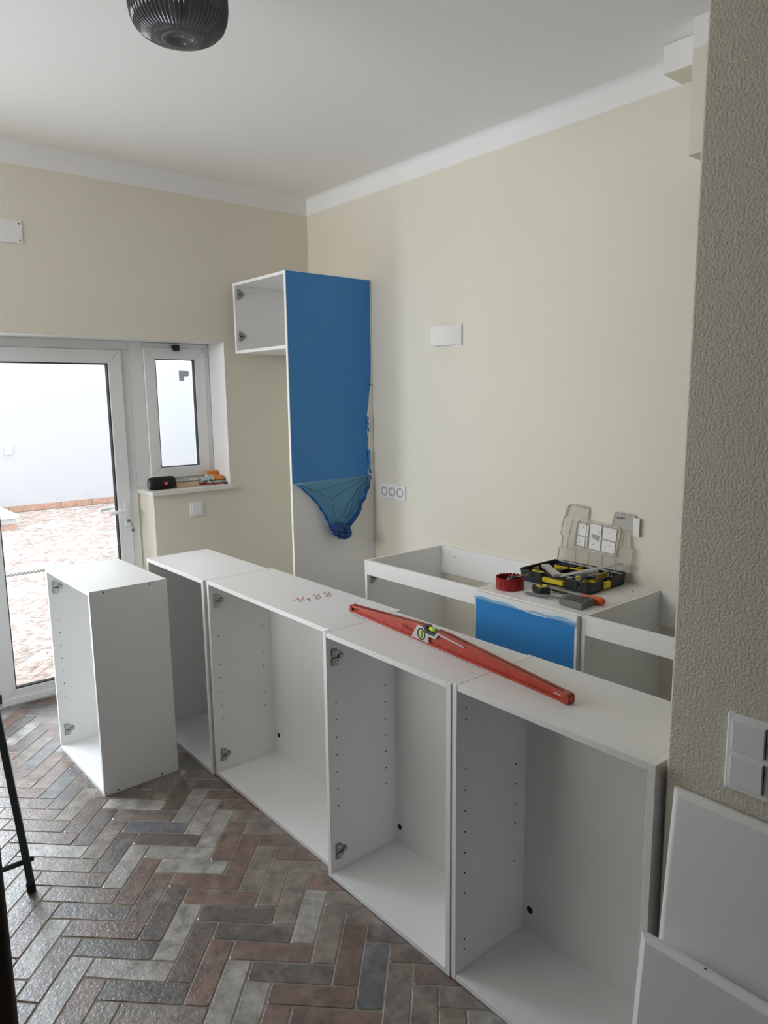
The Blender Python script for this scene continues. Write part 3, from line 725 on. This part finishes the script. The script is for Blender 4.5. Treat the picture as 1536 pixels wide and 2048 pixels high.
# milled centre block
obj('vial_block', MB().prism([(.365, .008), (.455, .008), (.452, .030), (.485, .030), (.50, .047), (.62, .040), (.62, .044), (.505, .053), (.496, .055), (.480, .038), (.437, .038), (.430, .055), (.398, .055)], yz(-.0128, .0128)), m_alu, lv, bevel=.0008, seg=1)
v1 = obj('plumb_vial', MB().lathe([(.0195, .0), (.0195, -.0015), (.016, -.0015), (.016, .004), (0, .004)], (.418, -.0128, .030), 28, axis='y'), m_black, lv)
vl = v1.location
obj('liquid', MB().tube([(.418 - vl.x, -.0125 - vl.y, .018 - vl.z), (.418 - vl.x, -.0125 - vl.y, .042 - vl.z)], .0045, 10), m_lime, v1, smooth=True)
obj('housing', MB().box((.4095 - vl.x, -.0145 - vl.y, .017 - vl.z), (.4125 - vl.x, -.0115 - vl.y, .043 - vl.z)), m_steelw, v1)
v2 = obj('level_vial', MB().prism([(.430, .040), (.486, .040), (.499, .056), (.491, .060), (.480, .048), (.448, .048), (.442, .0605), (.428, .061)], yz(-.0118, .0118)), m_black, lv)
vl = v2.location
obj('liquid', MB().tube([(.446 - vl.x, 0 - vl.y, .0525 - vl.z), (.478 - vl.x, 0 - vl.y, .0525 - vl.z)], .0072, 12), m_lime, v2, smooth=True)
for xx in (.012, .955):
    obj('grip_slot', MB().prism([(xx, .014), (xx + .034, .014), (xx + .034, .019), (xx, .019)], yz(-.0056, .0056)), m_alu if xx > .5 else m_black, lv)
obj('end_cap', MB().prism([(LN - .022, .001), (LN, .001), (LN + .003, .006), (LN + .003, .022), (LN - .002, .028), (LN - .022, .029)], yz(-.0135, .0135)), m_red, lv, bevel=.002)
obj('end_cap', MB().prism([(-.002, .001), (.014, .001), (.014, .029), (.002, .028), (-.003, .022)], yz(-.0135, .0135)), m_red, lv, bevel=.002)
text('embossed_name', 'SOLA', .022, m_redd, lv, (.335, -.0055, .028), (PI / 2, 0, 0))

# ------------------------------------------------------------------ tools on the blue fronted unit
TZP = BZ
hs = thing('hole_saw', 'red steel hole saw cup with drill bits inside', 'hole saw', (2.096, 1.004, TZP))
b = MB()
ns = 96; R0 = .0605
for k in range(ns):
    t = 2 * PI * k / ns; zt = .052 if k % 4 else .047
    for r_, z_ in ((R0, 0), (R0, zt), (R0 - .0022, zt), (R0 - .0022, .002)): b.v.append((r_ * math.cos(t), r_ * math.sin(t), z_))
for k in range(ns):
    j = (k + 1) % ns
    for q in range(3): b.f.append((k * 4 + q, j * 4 + q, j * 4 + q + 1, k * 4 + q + 1)); b.mi.append(0)
obj('cup', b, m_redd, hs)
obj('base_disc', MB().lathe([(.0, 0), (R0 - .001, 0), (R0 - .001, .003), (0, .003)], (0, 0, 0), 32), m_redd, hs)
obj('slot', MB().box((-.003, -R0 - .0006, .012), (.001, -R0 + .002, .036)), m_dark, hs)
obj('arbor', MB().lathe([(.012, .003), (.012, .03), (.007, .034), (.007, .055)], (0, .005, 0), 12, caps=True), m_black, hs)
for i, (p, q, rr) in enumerate([((-.03, -.02, .02), (.03, .01, .056), .004), ((-.02, .03, .02), (.02, -.01, .058), .005), ((.0, .0, .04), (.062, .045, .062), .0045), ((-.04, .0, .015), (-.01, .03, .05), .005)]):
    tag(obj('drill_bit', MB().tube([Vector(p) + hs.location, Vector(q) + hs.location], rr, 8), m_chrome if i > 1 else m_grey, smooth=True), ('grey drill bit leaning to the right rim inside the red hole saw cup', 'grey drill bit lying towards the front inside the red hole saw cup', 'bright steel drill bit sticking out over the rim of the red hole saw cup', 'bright steel drill bit at the left inside the red hole saw cup')[i], 'drill bit', 'drill bits in the hole saw cup')

tm = thing('tape_measure', 'black and yellow tape measure in front of the organizer', 'tape measure', (2.245, 1.028, TZP), (0, 0, -.5))
obj('case', MB().prism([(-.037, -.026), (.030, -.026), (.038, -.016), (.038, .018), (.028, .028), (-.028, .028), (-.037, .016)], lambda p, t: (p[0], p[1], .034 * t)), m_black, tm, bevel=.005, seg=3)
obj('label_disc', MB().lathe([(.0, .034), (.022, .034), (.021, .036), (0, .0362)], (0, 0, 0), 24), m_yellow, tm)
obj('grip_band', MB().box((-.033, -.0275, .008), (.02, -.0255, .024)), m_black, tm, bevel=.001, seg=1)
for k in range(3): obj('label_mark', MB().box((-.012 + .009 * k, -.008, .0362), (-.006 + .009 * k, .006 - .003 * k, .0366)), m_dark, tm)
obj('end_hook', MB().box((-.046, -.01, .001), (-.036, .01, .012)), m_black, tm)

wbp = thing('wire_brush', 'wire brush with a long grey handle lying nearest the front edge', 'brush', (2.206, .975, TZP))
hp = [(0, 0, .006), (.05, .004, .008), (.11, .014, .011), (.15, .018, .012), (.175, .022, .013)]
b = MB()
hw = [.009, .011, .010, .007, .007]; ht = [.004, .005, .006, .005, .005]
def sect(p, w_, h_, n=12):
    return [(p[0], p[1] + w_ * math.cos(2 * PI * k / n), p[2] + h_ * math.sin(2 * PI * k / n)) for k in range(n)]
for p, w_, h_ in zip(hp, hw, ht): b.v += sect(p, w_, h_)
for i in range(4):
    for k in range(12): j = (k + 1) % 12; b.f.append((i * 12 + k, i * 12 + j, i * 12 + 12 + j, i * 12 + 12 + k))
b.f += [tuple(range(12))[::-1], tuple(range(48, 60))]; b.mi = [0] * len(b.f)
obj('handle', b, m_grey, wbp, smooth=True)
obj('ferrule', MB().prism([(.168, .012), (.186, -.028), (.206, -.020), (.190, .060), (.172, .052)], lambda p, t: (p[0], p[1], .004 + .024 * t)), m_grey, wbp, bevel=.004)
b = MB().prism([(.188, -.026), (.292, -.034), (.284, .062), (.192, .058)], lambda p, t: (p[0] + .004 * t, p[1], .002 + .026 * t))
obj('bristle_block', b, m_wire, wbp, bevel=.003)
b = MB(); rr2 = random.Random(2)
for k in range(420):
    x = rr2.uniform(.19, .288); y = rr2.uniform(-.03, .06); dx = rr2.uniform(.004, .012)
    b.tube([(x, y, .026), (x + dx, y + rr2.uniform(-.006, .006), rr2.uniform(.029, .034))], .0006, 3, caps=False)
o = obj('bristle', b, m_wire, wbp); o['kind'] = 'stuff'

dv = thing('screwdriver', 'orange handled screwdriver lying behind the wire brush', 'screwdriver', (2.255, 1.085, TZP), (0, 0, -.10))
obj('blade', MB().box((0, -.007, .006), (.170, .007, .012)), mat('dark steel blade', (.05, .04, .035), .4, metal=.5), dv, bevel=.001, seg=1)
obj('handle', MB().tube([(.150, 0, .013), (.160, 0, .013), (.185, 0, .015), (.220, 0, .0165), (.255, 0, .0165), (.268, 0, .015), (.272, 0, .014)], [.008, .0125, .0115, .0155, .0165, .012, .004], 16), m_orange, dv, smooth=True)

# organizer
OX, OY = 2.030, 1.146
og = thing('tool_organizer', 'open black organizer box with yellow clips and clear lid leaning on the wall', 'organizer', (OX, OY, TZP))
OW, OD, OH = .368, .272, .050
def ob_(n, a, c, m=m_black, bev=.0015): return obj(n, MB().box(a, c), m, og, bevel=bev, seg=1)
foot = [(0, .012), (.012, 0), (.118, 0), (.128, .018), (.238, .018), (.248, 0), (.352, 0), (OW, .014), (OW, .085), (OW - .016, .092), (OW - .016, .150), (OW, .158), (OW, OD - .012), (OW - .012, OD), (.012, OD), (0, OD - .012)]
obj('tray_floor', MB().prism(foot, lambda p, t: (p[0], p[1], .004 + .003 * t)), m_black, og)
b = MB()
k = len(foot)
cxy = (OW / 2, OD / 2)
for th in (0, 1):
    for z in (.004, OH):
        for p in foot:
            q = Vector(p) - Vector(cxy); q = q * (1 - th * .0025 / max(.05, q.length) * 1.2); s_ = 1.012 if z > .03 else .985
            b.v.append((cxy[0] + q.x * s_, cxy[1] + q.y * s_, z))
for i in range(k):
    j = (i + 1) % k
    b.f += [(i, j, k + j, k + i), (2 * k + j, 2 * k + i, 3 * k + i, 3 * k + j), (k + i, k + j, 3 * k + j, 3 * k + i)]
b.mi = [0] * len(b.f)
obj('tray_wall', b, m_black, og)
# rolled rim
b = MB().tube([(cxy[0] + (p[0] - cxy[0]) * 1.015, cxy[1] + (p[1] - cxy[1]) * 1.015, OH) for p in foot + foot[:1]], .0032, 6)
obj('rim', b, m_black, og)
for a, c in (((.122, .004, .007), (.125, .27, .042)), ((.243, .004, .007), (.246, .27, .042)), ((.004, .135, .007), (.122, .138, .042)), ((.246, .135, .007), (.364, .138, .042)), ((.125, .19, .007), (.243, .193, .042)), ((.125, .10, .007), (.243, .103, .042))): ob_('partition', a, c, bev=0)
for a, c in (((.035, .045, .007), (.10, .049, .046)), ((.150, .215, .007), (.154, .268, .046)), ((.135, .190, .012), (.235, .194, .048)), ((.285, .16, .007), (.289, .265, .047)), ((.290, .060, .007), (.360, .064, .047)), ((.32, .064, .007), (.324, .134, .046)), ((.05, .19, .007), (.12, .194, .046))):
    ob_('divider', a, c, m_yellow, 0)['label'] = 'yellow divider'
hn = obj('carry_handle', MB().prism([(.124, .016), (.242, .016), (.236, -.006), (.130, -.006)], lambda p, t: (p[0], p[1], .016 + .020 * t)), m_yellow, og, bevel=.003); hn['label'] = 'yellow front handle'
obj('latch', MB().box((OW - .006, .098, .010), (OW + .006, .145, .040)), m_yellow, og, bevel=.003)['label'] = 'yellow side latch'
obj('latch', MB().box((-.006, .098, .010), (.006, .145, .040)), m_yellow, og, bevel=.003)['label'] = 'yellow side latch'
for xx in (.06, .30): obj('catch', MB().box((xx - .012, -.005, .024), (xx + .012, .003, .046)), m_black, og, bevel=.002)
for xx in (.05, .10, .29, .345):
    for yy in (.01, .25): obj('foot', MB().box((xx - .012, yy, 0), (xx + .012, yy + .014, .006)), m_black, og)
# clear lid, hinged at the back and leaning on the wall
LID = [(.005, 0), (.008, .055), (.022, .060), (.024, .115), (.012, .12), (.018, .180), (.030, .215), (.038, .255), (.062, .268), (.150, .262), (.156, .250), (.150, .205), (.165, .196), (.258, .190), (.278, .194), (.284, .240), (.292, .258), (.380, .252), (.388, .24), (.384, .175), (.366, .165), (.372, .110), (.388, .104), (.384, .050), (.372, .0), (.364, -.010), (.02, -.004)]
def lidp(p, t, off=0): # leaning plane: foot at the tray's back edge, top on the wall
    h_ = p[1]; y = OD + .004 + h_ * .09
    return (p[0], y - off - .0016 * t, OH + .002 + h_)
lid = obj('lid', MB().prism(LID, lidp), m_lid, og); lid['label'] = 'clear scratched plastic lid'
ll = lid.location
def lpart(n, pts, m, off, th=1):
    return obj(n, MB().prism(pts, lambda p, t: Vector(lidp(p, t * th, off)) - ll), m, lid)
b = MB(); loop = LID + LID[:1]
b.tube([Vector(lidp(p, .5, .003)) - ll for p in loop], .0032, 6); obj('lid_rim', b, m_rim, lid, smooth=True)
cen = [(.095, .072), (.100, .190), (.112, .200), (.318, .190), (.326, .180), (.312, .062)]
b = MB().tube([Vector(lidp(p, .5, .008)) - ll for p in cen + cen[:1]], .004, 6)
for a, c in (((.15, .20), (.148, .068)), ((.05, .262), (.036, .21)), ((.075, .262), (.14, .255)), ((.012, .062), (.095, .058)), ((.10, .058), (.10, -.002)), ((.17, .056), (.17, -.004)), ((.24, .055), (.24, -.006)), ((.31, .052), (.31, -.008)), ((.022, .06), (.022, .118)), ((.052, .12), (.052, .062)), ((.06, .125), (.07, .195)), ((.335, .11), (.337, .165)), ((.335, .11), (.37, .108)), ((.31, .185), (.38, .178))):
    b.tube([Vector(lidp(a, .5, .004)) - ll, Vector(lidp(c, .5, .004)) - ll], .0018, 5)
obj('lid_rib', b, m_rim, lid, smooth=True)
for px, pz, pw, ph in ((.106, .132, .056, .050), (.104, .084, .055, .042), (.170, .078, .058, .112), (.236, .130, .068, .052), (.236, .074, .064, .050)):
    q = [(px, pz), (px + pw, pz - .004), (px + pw, pz + ph - .004), (px, pz + ph)]
    lpart('label_card', q, m_paper, .0035, .3)
lpart('label_print', [(.178, .145), (.222, .140), (.218, .112), (.205, .118), (.180, .128)], m_greycard, .0041, .2)
rr3 = random.Random(9)
for k in range(16):
    px = rr3.choice([.115, .13, .145, .185, .215, .25, .27, .285]); pz = rr3.choice([.10, .155, .165, .095])
    lpart('label_print', [(px, pz), (px + .006, pz), (px + .007, pz + .006), (px + .001, pz + .004)], m_greycard, .0041, .2)
cdp = lpart('writing_card', [(.290, .185), (.384, .180), (.388, .245), (.292, .252)], mat('grey translucent card', (.46, .44, .40), .7), .004, .4)
tx = text('handwriting', 'START', .014, m_ink, lid, Vector(lidp((.320, .232), 1, .006)) - ll, (PI / 2 - .09, 0, 0), .0001)
tag(obj('paper_slip', MB().box((2.412, W - .016, 1.064), (2.442, W - .014, 1.145)), m_paper), 'small white paper slip between lid and wall at the lid right edge', 'paper')
# contents of the organizer
def clutter(n, x0, x1, y0, y1, cnt, seed, m, label, cat, r=.0012, ln=.018):
    b = MB(); q = random.Random(seed)
    for k in range(cnt):
        p = Vector((OX + q.uniform(x0, x1), OY + q.uniform(y0, y1), TZP + q.uniform(.010, .036))); a = q.uniform(0, 2 * PI); e = q.uniform(-.5, .9)
        dd = Vector((math.cos(a) * math.cos(e), math.sin(a) * math.cos(e), math.sin(e))) * ln
        b.tube([p, p + dd], r, 5); b.tube([p + dd, p + dd * 1.08], r * 2.1, 6)
    o = obj(n, b, m); tag(o, label, cat, None, 'stuff')
clutter('screw_pile', .25, .35, .15, .25, 90, 1, m_steelw, 'loose bright screws in the organizer right rear compartment', 'screws')
clutter('screw_pile', .26, .34, .01, .12, 70, 3, m_steelw, 'loose bright screws in the organizer right front compartment', 'screws')
clutter('screw_pile', .01, .11, .02, .12, 40, 5, m_grey, 'dark screws in the organizer left front compartment', 'screws')
clutter('screw_pile', .02, .11, .15, .25, 40, 6, m_grey, 'dark screws in the organizer left rear compartment', 'screws')
tag(obj('tape_roll', MB().lathe([(.014, 0), (.026, 0), (.026, .016), (.014, .016), (.014, 0)], (OX + .235, OY + .215, TZP + .034), 24), m_rim), 'clear tape roll on the back of the black organizer', 'tape')
tag(obj('crumpled_bag', MB().grid(20, 14, lambda u, v: (OX + .135 + .10 * u, OY + .03 + .07 * v, TZP + .028 + .022 * math.sin(PI * u) * math.sin(PI * v) + .010 * noise.noise(Vector((u * 5, v * 5, 0))))), m_rim, smooth=True), 'crumpled clear plastic bag in the middle of the organizer', 'bag')
sq = thing('try_square', 'steel carpenter square resting slantwise across the organizer', 'square', (OX + .215, OY - .020, TZP + .0535), (0, 0, 0))
def bar(n, a, c, w_, th, m):
    a = Vector(a); c = Vector(c); dd = (c - a).normalized(); nn = Vector((-dd.y, dd.x, 0)).normalized() * w_ / 2
    b = MB()
    for z in (0, th):
        for q in (a - nn, c - nn, c + nn, a + nn): b.v.append((q.x, q.y, q.z + z))
    b.f = [(0, 3, 2, 1), (4, 5, 6, 7), (0, 1, 5, 4), (1, 2, 6, 5), (2, 3, 7, 6), (3, 0, 4, 7)]; b.mi = [0] * 6
    return obj(n, b, m, sq, bevel=.0008, seg=1)
# blade rises towards the wall, stock lies to the left
bl = bar('blade', (.010, .012, .004), (.155, .255, .044), .034, .003, m_alu)
bar('stock', (.0, .010, .0), (-.155, .125, .0), .036, .012, m_alu)
pk = thing('putty_knife', 'small flared scraper with grey and yellow handle end on the organizer', 'scraper', (OX + .300, OY + .040, TZP + .050), (0, 0, 0))
obj('blade', MB().prism([(-.01, .02), (.015, .02), (.045, .085), (-.05, .085)], lambda p, t: (p[0], p[1], .008 + .0015 * t + p[1] * .12)), m_steelw, pk)
obj('handle', MB().tube([(.002, .03, .013), (.002, .01, .014), (.002, -.03, .012)], [.012, .015, .017], 16), m_grey, pk, smooth=False)
obj('end_cap', MB().lathe([(.009, 0), (.008, -.0012)], (.002, -.030, .012), 18, axis='y', caps=True), m_yellow, pk)
obj('end_cap_mark', MB().lathe([(.004, 0), (.004, -.0018)], (.002, -.030, .012), 12, axis='y', caps=True), m_dark, pk)

# ------------------------------------------------------------------ things on the stone sill
sp = thing('bluetooth_speaker', 'black cylindrical speaker with a red badge on the stone sill', 'speaker', (-.060, .392, ZS))
prof = [(.016, -.079), (.024, -.080), (.031, -.077), (.036, -.068), (.0375, -.05), (.0375, .05), (.036, .068), (.031, .077), (.024, .080), (.016, .079)]
obj('body', MB().lathe(prof, (0, 0, .0378), 32, axis='y', caps=True), m_cloth, sp, smooth=True)
for s_ in (-1, 1): obj('bass_cap', MB().lathe([(.024, .079 * s_), (.022, .0815 * s_), (0, .0805 * s_)], (0, 0, .0378), 24, axis='y'), m_grey, sp)
bd_ = obj('badge', MB().box((.034, .000, .030), (.0392, .022, .047)), mat('red badge', (.65, .04, .02), .4), sp)
text('badge_lettering', 'JBL', .0105, m_plast, sp, (.0396, .011, .0385), (PI / 2, 0, PI / 2), .0002)
tag(obj('wood_batten', MB().box((-.075, .478, ZS), (-.045, .622, ZS + .027)), m_wood, bevel=.001, seg=1), 'short pale wooden batten beside the black speaker', 'batten')
tag(obj('metal_bar', MB().box((-.125, .50, ZS), (-.10, .66, ZS + .033)), m_alu, bevel=.001, seg=1), 'grey metal bar lying behind the wooden batten', 'bar')
tag(obj('white_clip', MB().box((-.108, .598, ZS + .034), (-.088, .642, ZS + .042)), m_plast, bevel=.001, seg=1), 'small white plastic clip on the grey metal bar', 'clip')
tag(obj('paper_sheet', MB().box((-.185, .37, ZS), (-.130, .475, ZS + .074)), m_paper, bevel=.004), 'white box behind the black speaker', 'box')
pb = thing('snack_packet', 'crumpled silver and orange snack packet on a pile of cards on the sill', 'packet', (-.09, .735, ZS + .026))
def packet(u, v):
    return (-.045 + .09 * v + .004 * noise.noise(Vector((u * 6, v * 6, 2))), -.075 + .145 * u, .030 * (math.sin(PI * min(1, max(0, u))) ** .5) * math.sin(PI * v) ** .5 + .012 * noise.noise(Vector((u * 8, v * 8, 5))) + .004)
m_silver = mat('silver foil', (.62, .62, .62), .25, metal=.5, bump=.6, bscale=60, bdist=.004)
m_pack = mat('orange foil print', (.75, .24, .02), .35, bump=.6, bscale=60, bdist=.004)
b = MB().grid(24, 12, packet)
for i in range(len(b.f)):
    u = (i % 24) / 24
    b.mi[i] = 1 if u > .42 else 0
obj('wrapper', b, [m_silver, m_pack], pb, smooth=True, solid=.001)
tag(obj('flat_box', MB().box((-.135, .66, ZS), (-.055, .805, ZS + .010)), mat('red printed box', (.45, .07, .05), .5, var=.6, vscale=60), bevel=.001, seg=1), 'flat red printed card box lowest under the snack packet', 'box')
tag(obj('flat_box', MB().box((-.125, .69, ZS + .0105), (-.045, .808, ZS + .026)), mat('grey green printed box', (.34, .40, .34), .5, var=.6, vscale=60), bevel=.001, seg=1), 'grey green printed box directly under the snack packet', 'box')
tag(obj('orange_box', MB().box((-.165, .735, ZS + .0265), (-.135, .80, ZS + .078)).box((-.165, .735, ZS), (-.137, .80, ZS + .0265)), m_pack, bevel=.002), 'upright orange carton behind the snack packet', 'box')
tag(obj('rubber_plug', MB().lathe([(.009, 0), (.011, .004), (.009, .012), (.004, .014)], (-.03, .795, ZS), 16, caps=True), m_black), 'tiny black plug at the right end of the sill', 'plug')

# ------------------------------------------------------------------ board leaning on the near wall
def board(label, x0, w_, h_, th, foot_y, top_y, yaw, cz=.018):
    lean = math.atan2(top_y - foot_y, h_)
    t = thing('cabinet_door', label, 'cabinet door', (x0, foot_y, .0), (-lean, 0, yaw))
    # chamfered front: back plate with a smaller raised face
    b = MB(); z0 = .002
    o_ = [(0, th, z0), (w_, th, z0), (w_, th, h_), (0, th, h_)]
    m_ = [(0, th * .55, z0), (w_, th * .55, z0), (w_, th * .55, h_), (0, th * .55, h_)]
    f_ = [(cz, 0, z0), (w_ - cz, 0, z0), (w_ - cz, 0, h_ - cz * .6), (cz, 0, h_ - cz * .6)]
    b.v = o_ + m_ + f_
    b.f = [(3, 2, 1, 0)] + [(i, (i + 1) % 4, 4 + (i + 1) % 4, 4 + i) for i in range(4)] + [(4 + i, 4 + (i + 1) % 4, 8 + (i + 1) % 4, 8 + i) for i in range(4)] + [(8, 9, 10, 11)]
    b.mi = [0] * len(b.f)
    obj('panel', b, m_mela, t, bevel=.0015, seg=2)
    return t
bd1 = board('tall white cabinet door leaning on the rough wall below the switch', 3.388, .595, .875, .022, -.115, -.026, 0)
bd2 = board('lower white cabinet door leaning in front of the taller one', 3.374, .595, .575, .022, -.165, -.105, 0, .016)
obj('screw_hole', MB().lathe([(.0022, 0), (.0022, .0006)], (.135, .012, .5755), 8, caps=True), m_dark, bd2)

# ------------------------------------------------------------------ steel trestle at the left edge
tr = thing('steel_trestle', 'dark steel trestle leg with cross bar at the left edge', 'trestle', (1.535, -.84, 0))
def sqtube(n, a, c, w_, m, par=tr):
    a = Vector(a); c = Vector(c); dd = (c - a).normalized(); s1 = dd.cross(Vector((.3, 1, 0)).normalized()).normalized() * w_ / 2; s2 = dd.cross(s1).normalized() * w_ / 2
    b = MB()
    for p in (a, c):
        for q in (-s1 - s2, s1 - s2, s1 + s2, -s1 + s2): b.v.append(tuple(p + q))
    b.f = [(0, 1, 2, 3), (7, 6, 5, 4), (0, 4, 5, 1), (1, 5, 6, 2), (2, 6, 7, 3), (3, 7, 4, 0)]; b.mi = [0] * 6
    return obj(n, b, m, par, bevel=.002, seg=2)
dl = Vector((-.133, -.026, .584)); dl /= dl.z
l1 = sqtube('leg', Vector((0, 0, .028)) + dl * .0, dl * .92, .023, m_iron)
sqtube('rubber_foot', (0, 0, 0), dl * .034, .026, m_rubber)
y2 = -.62
sqtube('leg', Vector((0, y2, .028)), Vector((0, y2, 0)) + dl * .92, .023, m_iron)
sqtube('rubber_foot', (0, y2, 0), Vector((0, y2, 0)) + dl * .034, .026, m_rubber)
obj('cross_bar', MB().tube([dl * .105 + Vector((0, .012, 0)), dl * .105 + Vector((0, y2, .0))], .009, 12), m_iron, tr, smooth=True)
obj('bolt', MB().tube([dl * .105 + Vector((0, .011, 0)), dl * .105 + Vector((0, .024, 0))], .0085, 10), m_rubber, tr)
sqtube('top_bar', dl * .92 + Vector((0, .02, 0)), dl * .92 + Vector((0, y2 - .02, 0)), .03, m_iron)

# dark wooden post close to the camera at the lower left
tag(obj('wooden_post', MB().box((3.40, -1.34, 0), (3.462, -1.2535, 1.42)), m_darkwood, bevel=.008, seg=3), 'dark brown wooden post at the bottom left corner of the view', 'post')
